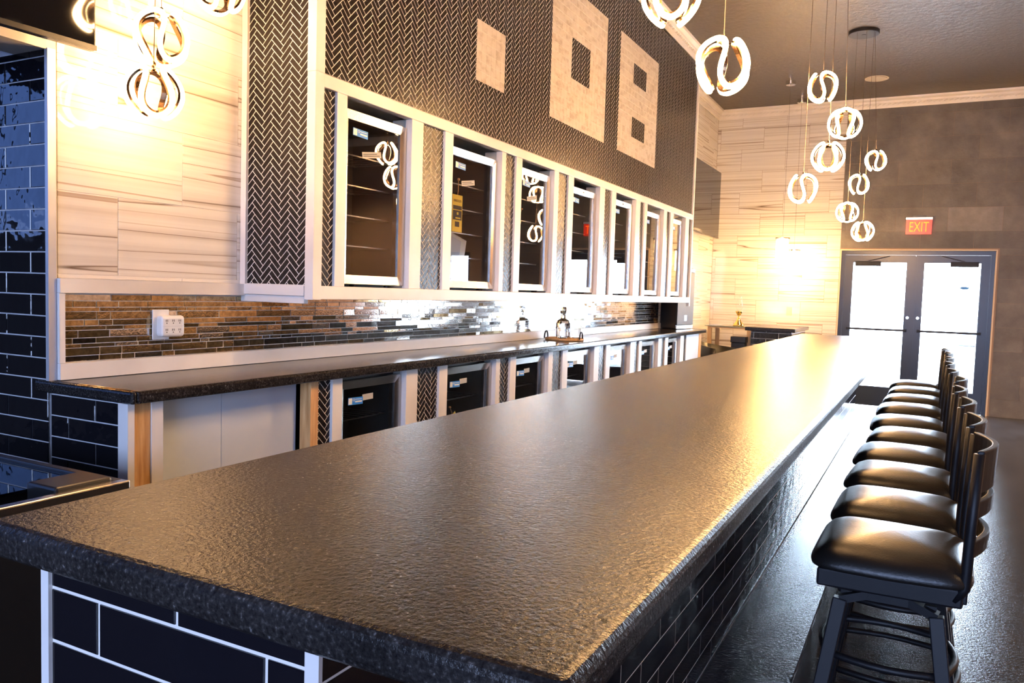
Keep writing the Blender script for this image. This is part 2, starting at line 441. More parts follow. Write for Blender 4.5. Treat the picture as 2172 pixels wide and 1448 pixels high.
def window(n, fr_m, parts, pane, label, pm=None):
    r = thing('window_%d' % n, label, None, kind='structure')
    mb = MB()
    for p in parts: mb.box(*p)
    mb.build('window_frame', fr_m, r); box(*pane).build('pane', pm or clear_pane, r)
window(1, alu_dark, [(2.1,3.0,YW+.05,YW+.11,.3,.36),(2.1,3.0,YW+.05,YW+.11,2.0,2.06),(2.1,2.16,YW+.05,YW+.11,.36,2.0),(2.94,3.0,YW+.05,YW+.11,.36,2.0),(2.54,2.57,YW+.05,YW+.11,.36,2.0)],
       (2.16,2.94,YW+.076,YW+.084,.36,2.0), 'dark framed shop window to the right of the doors')
window(2, alu_dark, [(-7.13,-7.07,-3.9,1.5,1.72,1.78),(-7.13,-7.07,-3.9,1.5,3.09,3.15)]+[(-7.13,-7.07,y-.03,y+.03,1.78,3.09) for y in (-3.87,-2.1,-.3,1.47)],
       (-7.104,-7.096,-3.84,1.44,1.78,3.09), 'shop window of the side room with a pane tint added to cut daylight', dimmer_pane)
window(3, alu_dark, [(-2.0,3.2,-5.13,-5.07,.7,.76),(-2.0,3.2,-5.13,-5.07,3.04,3.1)]+[(x-.03,x+.03,-5.13,-5.07,.76,3.04) for x in (-1.97,-.27,1.47,3.17)],
       (-1.94,3.14,-5.104,-5.096,.76,3.04), 'wide window with added daylight-cutting tint behind the viewer', dimmer_pane2)

# stone tiles on the left wall (niche beside the cabinets and beyond them) and on the far wall
fX = planeX(XW-.003); fY = planeYm(YW+.003)
SW, SH = .61, .308
lay(running(fX, (YT+.035, YE+.02, 1.40, ZC), SW, SH, .003, .5, 2.06, 1.722, 'a')
    + running(fX, (YC-.02, YW-.012, 0, ZC), SW, SH, .003, .5, 9.1, 1.722, 'a'), wl, 'stone_tile', stone, 300, t=.003, ch=.0008)
lay(running(fX, (-1.2, YT+.02, 2.26, ZC), SW, SH, .003, .5, .9, 1.722, 'a'), wl, 'stone_tile', stone, 300, t=.005, ch=.0008)
lay(running(fY, (XW, -1.105, 0, ZC), SW, SH, .003, .5, -1.89, 1.70, 'b'), wf, 'stone_tile', stone, 300, t=.003, ch=.0008)
lay(running(fY, (-1.10, 1.86, 2.14, ZC), .61, .305, .002, .5, .17, 2.666, 'c') + running(fY, (.77, 1.86, 0, 2.14), .61, .305, .002, .5, .17, 2.666, 'c'), wf, 'slate_slab', slate, 300, t=.003, ch=.0008)
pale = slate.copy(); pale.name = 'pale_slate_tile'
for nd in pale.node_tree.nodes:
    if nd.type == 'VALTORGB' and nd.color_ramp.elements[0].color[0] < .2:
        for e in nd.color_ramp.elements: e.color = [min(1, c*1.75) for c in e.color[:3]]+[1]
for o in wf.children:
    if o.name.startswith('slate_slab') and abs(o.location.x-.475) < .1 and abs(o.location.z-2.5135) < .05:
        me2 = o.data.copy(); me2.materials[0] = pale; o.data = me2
# glossy black tiles of the return wall and of the counter end below it
fR = planeYm(YT+.003); TL, TH = .3075, .0782
lay(running(fR, (-4.2, XW-.008, 0, 2.22), TL, TH, .0042, .5, -2.955, 1.4926, 'r'), wt, 'wall_tile', subway, 300, t=.004, ch=.002)

# trims: corner post, band round the header, strips above and below the mirror tiles
t1 = struct('trim_1', box(XW-.006, XW+.012, YT-.008, YT+.022, 1.02, 2.22), trim_grey, 'grey edge trim where the black tiles meet the pale wall')
struct('trim_2', box(XW-.002, XW+.008, -1.5, YT-.009, 2.215, 2.245), white, 'white band along the bottom edge of the wall header')
struct('trim_3', box(XW+.002, XW+.03, YT+.024, YE, 1.345, 1.398), white, 'white strip above the mirror mosaic')
struct('trim_4', box(XW+.002, XW+.03, YT+.024, YC+.3, 1.022, 1.083), white, 'long white strip between mirror mosaic and back counter')
struct('trim_5', box(XW+.002, XW+.026, YT+.024, YT+.046, 1.084, 1.344), white, 'short white upright at the end of the mirror mosaic')
# crown moulding with a small ornament band
def crown(n, a, b, inward, label):
    r = thing('trim_%d' % n, label, None, kind='structure')
    a, b = Vector(a), Vector(b); iv = Vector(inward); mb = MB()
    prof = [(0, 0), (.012, 0), (.018, .02), (.02, .045), (.045, .062), (.05, .085), (.085, .10), (.09, .125), (0, .125)]
    i = len(mb.v)
    for q in (a, b):
        for d, z in prof: mb.v.append(tuple(q+iv*d+Vector((0, 0, z))))
    m_ = len(prof)
    for k in range(m_): mb.f.append((k, (k+1) % m_, m_+(k+1) % m_, m_+k))
    mb.f.append(tuple(range(m_))[::-1]); mb.f.append(tuple(range(m_, 2*m_)))
    mb.build('moulding', white, r)
    L = (b-a).length; nn = int(L/.06); t = (b-a).normalized(); ob = MB()
    for k in range(nn):
        c = a+t*(.03+k*.06)+iv*.034+Vector((0, 0, .046)); ob.bar(c-t*.02-Vector((0,0,.008)), c+t*.02+Vector((0,0,.010)), .012, .012)
    o = ob.build('carved_band', white, r); o['kind'] = 'stuff'
crown(6, (XW, YC, 3.992), (XW, YW, 3.992), (1, 0, 0), 'carved white crown moulding on the left wall beyond the cabinets')
crown(7, (XW, YW, 3.992), (5.0, YW, 3.992), (0, -1, 0), 'carved white crown moulding along the far wall')
crown(8, (XF+.012, YE, 3.992), (XF+.012, YC+.02, 3.992), (1, 0, 0), 'carved white crown moulding on top of the herringbone fascia')
crown(9, (XW, -1.5, 3.992), (XW, YE, 3.992), (1, 0, 0), 'carved white crown moulding over the lamp niche')

# ------------------------------------------------------------------ mirror mosaic backsplash
bs = struct('wall_backsplash', box(XW-.011, XW, YT+.048, YC+.25, 1.084, 1.3395), silver, 'backsplash of small antiqued mirror tiles in thin rows')
rows = [.0235, .0225, .0155, .0295, .022, .0155, .0275, .0205, .0145, .0285, .0205]
sc = (1.3395-1.084)/sum(rows); v = 1.3395; items = []; items2 = []
fM = planeX(XW)
for ri, h in enumerate(rows):
    h *= sc; u = YT+.048-random.uniform(0, .06)
    while u < YC+.25:
        l = random.choice((.05, .08, .11, .15, .19)) * (1.2 if h > .02 else .95)
        q = clip([(u+.002, v-h+.0011), (u+l-.002, v-h+.0011), (u+l-.002, v-.0011), (u+.002, v-.0011)], (YT+.048, YC+.25, 1.084, 1.3395))
        if q: (items2 if random.random() < (.8 if u < 2.95 else .15) else items).append((fM, q, None))  # near tiles mostly get the painted-in warm reflection
        u += l
    v -= h
lay(items, bs, 'mirror_tile', mirror, 150, 'mirror_tile_field', .0028, .0006, .03)
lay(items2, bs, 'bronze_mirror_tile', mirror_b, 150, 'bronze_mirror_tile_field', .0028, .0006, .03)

# ------------------------------------------------------------------ wall cabinets with built-in coolers
OPEN = [(2.91, 3.425), (3.83, 4.405), (4.685, 5.195), (5.545, 6.085), (6.46, 6.985), (7.315, 7.845), (8.19, 8.66)]
STRIP = [(2.75, 2.84), (3.53, 3.745), (4.46, 4.60), (5.27, 5.445), (6.194, 6.358), (7.107, 7.23), (7.954, 8.08), (8.80, 8.915)]
uc = thing('wall_cabinet', 'long white framed wall cabinet holding seven glass-door coolers', 'cabinet', (0, 0, 0))
mb = box(XW+.03, XF-.012, YE+.012, YC-.012, 1.36, 1.385)                      # floor board
mb.box(XW+.03, XF-.012, YE+.012, YC-.012, 2.32, 2.34)
mb.build('carcass_shelf', white, uc)
box(XW+.032, XW+.05, YE+.03, YC-.03, 1.386, 2.319).build('carcass_back', black_p, uc)
box(XF-.035, XF+.012, YE+.03, YC, 1.339, 1.40).build('bottom_rail', white, uc, bevel=.003)
box(XF-.035, XF+.012, YE+.03, YC, 2.275, 2.333).build('top_rail', white, uc, bevel=.003)
box(XF-.035, XF+.014, YE-.012, YE+.046, 1.336, 2.333).build('corner_post', white, uc, bevel=.003)
box(XF-.02, XF+.014, YC-.03, YC+.012, 1.30, 2.333).build('end_trim', white, uc, bevel=.002)
for i, (a, b_) in enumerate(OPEN):
    box(XF-.035, XF+.008, STRIP[i][1], a, 1.40, 2.275).build('stile', white, uc, bevel=.002)
    box(XF-.035, XF+.008, b_, STRIP[i+1][0], 1.40, 2.275).build('stile', white, uc, bevel=.002)
    box(XF-.12, XF-.036, b_+.006, b_+.05, 1.40, 2.275).build('raw_stud', rough_stud, uc)
for a, b_ in STRIP: box(XF-.034, XF-.008, a, b_, 1.40, 2.275).build('tile_backing', grout_w, uc)
it = []
fS = planeX(XF-.008)
for k, (a, b_) in enumerate(STRIP): it += herring(fS, [(a, b_, 1.40, 2.275)], 'x')
lay(it, uc, 'herringbone_tile', herr, 300, 'herringbone_tile_field', .001, .0004)
# near end panel
ep = thing('cabinet_end_panel', 'tall end panel of black herringbone tile framed in white beside the bright lamps', 'panel', (0, 0, 0))
box(XW+.002, XF-.036, YE, YE+.011, 1.36, 3.992).build('grout_backing', grout_w, ep)
box(XW+.002, XW+.035, YE-.014, YE-.0005, 1.40, 3.992).build('frame_upright', white, ep, bevel=.002)
box(XW+.002, XF-.037, YE-.014, YE-.0005, 1.352, 1.40).build('frame_rail', white, ep, bevel=.002)
lay(herring(planeYm(YE), [(XW+.036, XF-.038, 1.402, 3.985)], 'y'), ep, 'herringbone_tile', herr, 300, 'herringbone_tile_field', .001, .0004)
box(XW+.002, XF-.04, YE-.006, YE+.02, 1.318, 1.351).build('lower_batten', white, ep, bevel=.002)
# fascia with three marble figures
fa = thing('herringbone_fascia', 'wide black herringbone tile fascia above the row of wall coolers', 'tiled wall', (0, 0, 0))
box(XF-.036, XF-.002, YE+.047, YC-.031, 2.341, 3.991).build('grout_backing', grout_w, fa)
box(XF-.035, XF+.014, YE-.012, YE+.046, 2.3335, 3.991).build('corner_post', white, fa)
box(XF-.02, XF+.014, YC-.03, YC+.012, 2.3335, 3.991).build('end_trim', white, fa)
MZ0, P_ = 2.638, .0585
SQ = (4.07, 4.07+6*P_, MZ0, MZ0+6*P_)
OO = (5.09, 5.09+18*P_, MZ0, MZ0+17*P_); OH = (5.09+6*P_, 5.09+12*P_, MZ0+6*P_, MZ0+11*P_)
EI = (6.45, 6.45+18*P_, MZ0, MZ0+17*P_)
E1 = (6.45+6*P_, 6.45+12*P_, MZ0+3*P_, MZ0+6*P_); E2 = (6.45+6*P_, 6.45+12*P_, MZ0+11*P_, MZ0+14*P_)
y0, y1, z0, z1 = YE+.047, YC-.031, 2.341, 3.990
rects = [(y0, SQ[0], z0, z1), (SQ[0], SQ[1], z0, SQ[2]), (SQ[0], SQ[1], SQ[3], z1), (SQ[1], OO[0], z0, z1),
         (OO[0], OO[1], z0, MZ0), (OO[0], OO[1], OO[3], z1), OH, (OO[1], EI[0], z0, z1),
         (EI[0], EI[1], z0, MZ0), (EI[0], EI[1], EI[3], z1), E1, E2, (EI[1], y1, z0, z1)]
fF = planeX(XF-.002)
it = herring(fF, rects, 'x')
lay(it, fa, 'herringbone_tile', herr, 300, 'herringbone_tile_field', .001, .0004)
def figure(name_label, full, holes):
    t = thing('marble_inlay', name_label, 'tile inlay', (0, 0, 0), group='cream marble figures on the fascia')
    nx = round((full[1]-full[0])/P_); nz = round((full[3]-full[2])/P_); it = []
    bk = MB()
    for a in range(nx):
        for c in range(nz):
            u, v = full[0]+a*P_, full[2]+c*P_
            if any(h[0]-.01 < u+.02 < h[1] and h[2]-.01 < v+.02 < h[3] for h in holes): continue
            it.append((fF, [(u+.001, v+.001), (u+P_-.001, v+.001), (u+P_-.001, v+P_-.001), (u+.001, v+P_-.001)], 'm'))
    lay(it, t, 'marble_tile', marble, 300, 'marble_tile_field', .0014, .0005)
figure('small plain square of cream marble tiles on the black fascia', SQ, [])
figure('large cream marble square figure with one black hole', OO, [OH])
figure('large cream marble figure with two black holes like an eight', EI, [E1, E2])

# ------------------------------------------------------------------ back counter and its base
bc = tag(MB().box(XW-.075, XF+.048, YT-.012, YT+.0095, .975, 1.02).box(XW+.001, XF+.048, YT+.0095, 9.66, .975, 1.02).build('back_counter', gran_ctr, bevel=.012, seg=3),
         'long dark granite back counter under the mirror mosaic', 'countertop')
lc = thing('base_cabinet', 'white framed base cabinet holding a row of coolers under the back counter', 'cabinet', (0, 0, 0))
box(XW+.002, XF-.042, YT+.008, YT+.0235, 0, .974).build('end_board', grout_g, lc)
box(XF-.04, XF+.012, YT-.002, YT+.024, 0, .974).build('corner_trim', white, lc)
box(XF-.055, XF-.004, YT+.025, YT+.10, 0, .974).build('pine_stud', pine, lc)
box(XF-.05, XF+.002, YT+.101, YT+.148, 0, .974).build('white_stud', white, lc)
box(XF-.10, XF-.085, YT+.148, 2.272, 0, .974).build('infill_panel', bluegrey, lc)
box(XF-.10, XF-.085, 2.275, 2.70, 0, .974).build('infill_panel', bluegrey, lc)
box(XF-.06, XF+.002, 2.70, 2.75, 0, .974).build('pine_stud', pine, lc)
for a, b_ in STRIP: box(XF-.034, XF-.008, a, b_, 0, .974).build('tile_backing', grout_w, lc)
it = []
for k, (a, b_) in enumerate(STRIP): it += herring(fS, [(a, b_, .35, .972)], 'x')
lay(it, lc, 'herringbone_tile', herr, 300, 'herringbone_tile_field', .001, .0004)
for i, (a, b_) in enumerate(OPEN):
    box(XF-.035, XF+.008, STRIP[i][1], a, 0, .974).build('stile', white, lc, bevel=.002)
    box(XF-.035, XF+.008, b_, STRIP[i+1][0], 0, .974).build('stile', white, lc, bevel=.002)
    box(XF-.12, XF-.036, b_+.006, b_+.05, 0, .974).build('raw_stud', rough_stud, lc)
box(XF-.035, XF+.004, 8.915, 9.47, 0, .974).build('end_panel', bluegrey, lc)
box(XF-.05, XF+.008, 9.47, 9.58, 0, .974).build('pine_stud', pine, lc)
fE = planeYm(YT+.008)
lay(running(fE, (XW+.004, XF-.042, 0, .974), TL, TH, .0042, .5, XW-.05, .971, 'e'), lc, 'end_tile', subway, 300, t=.004, ch=.002)

# ------------------------------------------------------------------ coolers
def sticker(root, y, z, w_, h_, m, x, rot=0, name='sticker'):
    o = MB().box(0, .0008, -w_/2, w_/2, -h_/2, h_).build(name, m, root) if False else MB().box(0, .0008, -w_/2, w_/2, -h_/2, h_/2).build(name, m, root)
    o.location = (x, y, z); o.rotation_euler = (rot, 0, 0); return o
def make_cooler(ya, yb, z0, z1, label, group, upper, i):
    w_ = yb-ya-.012; yc = (ya+yb)/2
    t = thing('beverage_cooler', label, 'cooler', (XF, yc, z0), group=group)
    hh = z1-z0; hw = w_/2; fx = -.022                      # door face, local x
    bk = MB()
    bk.box(-.37, -.355, -hw, hw, .012, hh).box(-.355, -.075, -hw, -hw+.02, .012, hh).box(-.355, -.075, hw-.02, hw, .012, hh)
    bk.box(-.355, -.075, -hw+.02, hw-.02, .012, .05).box(-.355, -.075, -hw+.02, hw-.02, hh-.03, hh)
    bk.build('body', liner, t)
    for q in ((-.33, -hw+.04), (-.33, hw-.04), (-.1, -hw+.04), (-.1, hw-.04)):
        MB().lathe([(.016, 0), (.016, .012)], 10, (q[0], q[1], 0)).build('foot', black_p, t)
    sh = MB()
    for k in range(1, 5):
        z = .05+k*(hh-.1)/5
        sh.box(-.34, -.334, -hw+.022, hw-.022, z, z+.006).box(-.11, -.104, -hw+.022, hw-.022, z, z+.006)
        for j in range(9):
            y = -hw+.03+j*(2*hw-.06)/8; sh.box(-.34, -.104, y-.002, y+.002, z, z+.004)
    o = sh.build('wire_shelf', wire_m, t)
    d = bpy.data.objects.new('door', None); COL.objects.link(d); d.parent = t; d.empty_display_size = .05
    fwd = .042
    def rail(p0, p1):                                       # mitred steel frame piece, sloping to the glass
        pass
    zb, zt = .014, hh-.006
    O = [(-hw+.003, zb), (hw-.003, zb), (hw-.003, zt), (-hw+.003, zt)]
    I = [(-hw+.003+fwd, zb+fwd), (hw-.003-fwd, zb+fwd), (hw-.003-fwd, zt-fwd), (-hw+.003+fwd, zt-fwd)]
    for k in range(4):
        a, b2 = O[k], O[(k+1) % 4]; c, e = I[(k+1) % 4], I[k]
        r = MB().hexa([(fx-.045, *a), (fx-.045, *b2), (fx-.045, *c), (fx-.045, *e)], [(fx, *a), (fx, *b2), (fx-.007, *c), (fx-.007, *e)])
        r.build('frame_rail', steel, d)
    box(fx-.02, fx-.014, -hw+fwd-.004, hw-fwd+.004, zb+fwd-.004, zt-fwd+.004).build('glass_pane', cool_pane, d)
    if upper and i >= 3:
        sticker(d, 0, zt-fwd/2, .03, .008, black_ink, fx-.002, 0, 'maker_mark').rotation_euler = (0, math.atan2(.006, fwd)*0, 0)
    # blue service sticker with its white code square, icon and lines; a small grey label
    sy, sz = -hw+.145, zt-fwd-.052-(0 if upper else .012)
    rx = -.03 if i < 4 else 0
    st = sticker(t, sy, sz, .112, .036, blue_st, fx-.0135, rx, 'blue_sticker')
    c = MB().box(.0009, .0014, -.054, -.027, -.015, .015).build('white_square', white_st, st)
    MB().tube([(.0012, -.014+.006*math.cos(a*PI/8), .006+.006*math.sin(a*PI/8)) for a in range(16)], .0011, 6, True).build('icon', white_st, st)
    MB().box(.0009, .0013, -.004, .048, .007, .0095).box(.0009, .0013, -.004, .050, -.007, .000).build('print_lines', white_st, st)
    if i < 3 or not upper:
        g2 = sticker(t, sy+(.09 if upper else .095), sz-(.088 if upper else -.012), .15 if upper else .085, .030, grey_st, fx-.0136, .16 if upper else .02, 'grey_label')
        if upper: MB().box(.0009, .0012, -.068, .04, .003, .006).box(.0009, .0012, -.068, .062, -.006, -.003).build('print_lines', black_ink, g2)
    return t
ordn = ['first', 'second', 'third', 'fourth', 'fifth', 'sixth', 'seventh']
ulab = ['glass-door cooler nearest the bright lamps in the upper row, reflecting two loop lamps',
        'upper cooler with a yellow energy tag hanging behind its glass',
        'third upper cooler from the lamp niche, between two herringbone strips',
        'fourth upper cooler from the lamp niche, its lower glass reflecting daylight',
        'fifth upper cooler from the lamp niche',
        'sixth upper cooler from the lamp niche, next to last',
        'last upper cooler, closest to the speaker at the end of the counter']
llab = ['lower cooler nearest the pine stud and pale infill panel',
        'lower cooler with a small yellow tag on a tan string behind its glass',
        'third lower cooler from the pine stud', 'fourth lower cooler from the pine stud',
        'fifth lower cooler from the pine stud', 'sixth lower cooler from the pine stud',
        'last lower cooler, beside the grey end panel of the back counter']
for i, (a, b_) in enumerate(OPEN):
    U = make_cooler(a, b_, 1.4005, 2.235 - (.012 if i % 2 else 0), ulab[i], 'coolers in the wall cabinet', True, i)
    L = make_cooler(a, b_, .001, .955, llab[i], 'coolers under the back counter', False, i)
def energy_tag(label, y, z, full, rot, x, s=1):
    t = thing('energy_tag', label, 'tag', (x, y, z), group='yellow energy tags')
    t.rotation_euler = (rot, 0, 0); t.scale = (1, s, s)
    MB().box(0, .0012, -.055, .055, -.215, 0).build('card', yellow_st, t)
    text_mesh('ENERGYGUIDE', .021, black_ink, 'title', t, (.0016, 0, -.035), (PI/2, 0, PI/2), ext=.0002, sx=.62)
    MB().box(.0013, .0018, -.048, .048, -.085, -.062).build('print_block', black_ink, t)
    MB().box(.0013, .0018, -.048, .048, -.145, -.090).build('print_block', black_ink, t)
    MB().box(.0019, .0022, -.02, .035, -.138, -.130).box(.0019, .0022, -.006, .012, -.115, -.100).build('print_mark', yellow_st, t)
    MB().box(.0013, .0018, -.024, .024, -.185, -.155).build('print_block', black_ink, t)
    MB().tube([(.0006, 0, 0), (.0006, .004, .03), (.0006, .006, .085)], .0028, 6).build('string', string_m, t)
    MB().lathe([(.001, -.009), (.008, -.005), (.008, .005), (.001, .009)], 10, (.0006, .006, .09)).build('string_knot', string_m, t)
energy_tag('tall yellow energy tag hanging inside the second upper cooler', 3.975, 1.955, True, .0, XF-.047)
energy_tag('yellow energy tag hanging slanted inside the third upper cooler', 4.76, 1.90, True, -.5, XF-.047, .8)
energy_tag('yellow energy tag on a string inside the second lower cooler', 3.98, .66, True, .6, XF-.047, .62)
bk = thing('instruction_booklet', 'plastic bagged blue and white booklet leaning inside the second upper cooler', 'booklet', (XF-.06, 3.955, 1.452))
bk.rotation_euler = (-.22, 0, 0)
box(-.006, .006, -.09, .09, 0, .27).build('plastic_bag', mat('plastic_bag', (.25, .26, .30), .15), bk)
box(.0065, .0075, -.08, .03, .1, .25).build('blue_cover', bag_m, bk); box(.0065, .0075, -.08, -.01, .01, .098).build('white_page', white_st, bk); box(.0065, .0075, -.008, .07, .01, .098).build('tan_page', string_m, bk)

# ------------------------------------------------------------------ the long bar
bar_t = thing('bar_counter', 'long bar with a thick dark leathered granite top and black tiled sides', 'bar', (0, 0, 0))
BX0, BX1, BY0, BY1 = -1.118, -.25, .600, 8.46
bt = bmesh.new()
pts = []
R = .016
for cx, cy, a0 in ((BX1-R, BY0+R, -PI/2), (BX1-R, BY1-R, 0), (BX0+R, BY1-R, PI/2), (BX0+R, BY0+R, PI)):
    for k in range(6): pts.append((cx+R*math.cos(a0+k*PI/10), cy+R*math.sin(a0+k*PI/10)))
vb = [bt.verts.new((x, y, 1.023)) for x, y in pts]; vt_ = [bt.verts.new((x, y, 1.07)) for x, y in pts]
n = len(pts)
for k in range(n): bt.faces.new((vb[k], vb[(k+1) % n], vt_[(k+1) % n], vt_[k]))
bt.faces.new(vt_); bt.faces.new(vb[::-1])
me = bpy.data.meshes.new('granite_top'); bt.to_mesh(me); bt.free(); me.materials.append(gran_bar)
o = bpy.data.objects.new('granite_top', me); COL.objects.link(o); o.parent = bar_t
bv = o.modifiers.new('bevel', 'BEVEL'); bv.width = .013; bv.segments = 3; bv.limit_method = 'ANGLE'; bv.angle_limit = math.radians(60)
BB = (-1.075, -.575, .665, 8.40)
box(BB[0]+.01, BB[1]-.0007, BB[2]+.0025, BB[3], 0, 1.0225).build('base_wall', grout_w, bar_t)
box(BB[0]-.005, BB[0]+.012, BB[2]-.004, BB[2]+.02, 0, 1.0224).build('corner_trim', white, bar_t)
box(BB[1]-.020, BB[1]+.0005, BB[2]-.004, BB[2]+.0023, 0, 1.0224).build('corner_trim', white, bar_t)
box(BB[0], BB[0]+.0098, BB[2]+.021, BB[3], 0, 1.0223).build('back_board', black_p, bar_t)
TB, TBH = .3035, .0765
barit = running(planeX(BB[1]-.0007), (BB[2]+.003, BB[3], .2, 1.0223), TB, TBH, .0036, .5, 2.299-.1518, .497, 'f')
barend = running(planeYm(BB[2]+.0025), (BB[0]+.0135, BB[1]-.0205, 0, 1.0223), TB, TBH, .0056, .5, -.961, .968, 'g')
nb = len(barend)
lay(barit, bar_t, 'bar_tile', subway_bar, 300-nb, 'bar_tile_field', .0007, .0003)
lay(barend, bar_t, 'bar_end_tile', subway_bar, nb, None, .0025, .001)
stp = tag(box(BB[1]+.001, -.31, .62, 8.40, 0, .2).build('foot_platform', floor_m, bevel=.006),
          'raised dark foot platform running along the bar in front of the stools', 'platform')

# ------------------------------------------------------------------ bar stools
def arc(p, q, bulge, n=9):
    p, q, b_ = Vector(p), Vector(q), Vector(bulge)
    return [p.lerp(q, k/(n-1)) + b_*math.sin(PI*k/(n-1)) for k in range(n)]
def make_stool():
    t = thing('bar_stool', 'stool', 'bar stool', (0, 0, 0), group='black bar stools lined up at the bar')
    mb = MB(); n = 40
    lay_ = [(.955, .697), (.992, .701), (1.0, .708), (.992, .716), (.965, .729), (.90, .744), (.78, .757), (.60, .766), (.38, .772), (.18, .775), (.02, .776)]
    i0 = 0
    for s, z in lay_:
        for j in range(n):
            a = 2*PI*j/n; ca, sa = math.cos(a), math.sin(a); e = 2/6.5
            x = .195*math.copysign(abs(ca)**e, ca); y = .215*math.copysign(abs(sa)**e, sa)
            y *= 1 - .10*max(0, x/.195)                       # narrower towards the back
            mb.v.append((x*s, y*s, z + .006*math.cos(PI*y/.43)*s*0))
    for k in range(len(lay_)-1):
        for j in range(n): mb.f.append((k*n+j, k*n+(j+1) % n, (k+1)*n+(j+1) % n, (k+1)*n+j))
    mb.f.append(tuple(range(n))[::-1]); mb.f.append(tuple((len(lay_)-1)*n+j for j in range(n)))
    mb.build('seat_cushion', vinyl, t, True)
    MB().hexa([(-.17,-.195,.648),(.17,-.175,.648),(.17,.175,.648),(-.17,.195,.648)], [(-.17,-.195,.696),(.17,-.175,.696),(.17,.175,.696),(-.17,.195,.696)]).build('seat_pan', black_m, t, bevel=.006)
    MB().lathe([(.08, .615), (.08, .647)], 20).build('swivel_plate', black_m, t)
    fr = MB(); top = {}
    for sx in (-1, 1):
        for sy in (-1, 1):
            MB().bar((sx*.115, sy*.115, .60), (sx*.20, sy*.195, 0), .042, .036).build('leg', black_m, t, bevel=.003)
    for s in (-1, 1):
        fr.bar((-.118, s*.115, .598), (-.05, s*.105, .622), .034, .022).bar((.118, s*.115, .598), (.05, s*.105, .622), .034, .022).bar((-.055, s*.105, .620), (.055, s*.105, .620), .034, .022)
        fr.bar((s*.1, -.11, .612), (s*.1, .11, .612), .03, .018)
    fr.build('top_bracket', black_m, t)
    for z in (.45, .22):
        k = .115+(.20-.115)*(1-z/.60); ky = .115+(.195-.115)*(1-z/.60)
        r = MB()
        for a, b_, bl in (((-k,-ky,z),(k,-ky,z),(0,-.03,0)), ((k,-ky,z),(k,ky,z),(.03,0,0)), ((k,ky,z),(-k,ky,z),(0,.03,0)), ((-k,ky,z),(-k,-ky,z),(-.03,0,0))):
            r.tube(arc(a, b_, bl), .0105, 8)
        r.build('footrest_ring', black_m, t, True)
    for s in (-1, 1):
        MB().tube([(.150, s*.165, .665), (.172, s*.166, .70), (.176, s*.168, .85), (.184, s*.170, 1.04)], .013, 8).build('back_post', black_m, t, True)
    for z, h in ((.80, .045), (.90, .045), (.995, .105)):
        f_ = (z-.70)/.35; x0 = .173+.011*f_; y0 = .166+.004*f_; n = 11; m_ = MB()
        for k in range(n):
            c = Vector((x0, -y0+2*y0*k/(n-1), z)) + Vector((.038*math.sin(PI*k/(n-1)), 0, 0))
            tx = .008
            for dx, dz in ((-tx, -h/2), (tx, -h/2), (tx+.004, h/2), (-tx+.004, h/2)): m_.v.append((c.x+dx, c.y, c.z+dz))
        for k in range(n-1):
            for j in range(4): m_.f.append((4*k+j, 4*k+(j+1) % 4, 4*k+4+(j+1) % 4, 4*k+4+j))
        m_.f.append((3, 2, 1, 0)); m_.f.append(tuple(4*(n-1)+j for j in range(4)))
        m_.build('back_slat', black_m, t, bevel=.003)
    MB().box(.145, .18, -.155, .155, .655, .69).build('back_bracket', black_m, t, bevel=.004)
    return t
tips = [2.186, 2.66, 3.173, 3.658, 4.203, 4.718, 5.343, 5.928, 6.523, 7.09]
slab = ['nearest bar stool, whole black seat and leg frame in view at the lower right', 'second bar stool from the viewer, behind the nearest one',
        'third bar stool from the viewer along the bar', 'fourth bar stool from the viewer along the bar', 'fifth bar stool from the viewer along the bar',
        'sixth bar stool from the viewer along the bar', 'seventh bar stool from the viewer along the bar', 'eighth bar stool from the viewer along the bar',
        'ninth bar stool from the viewer along the bar', 'farthest bar stool in the row, closest to the glass doors']
st0 = make_stool()
for i, ty in enumerate(tips):
    o = st0 if i == 0 else copy_tree(st0)
    o.location = (-.048 + random.uniform(-.012, .012), ty+.215, 0); o.rotation_euler = (0, 0, random.uniform(-.05, .05) if i else -.02); o['label'] = slab[i]

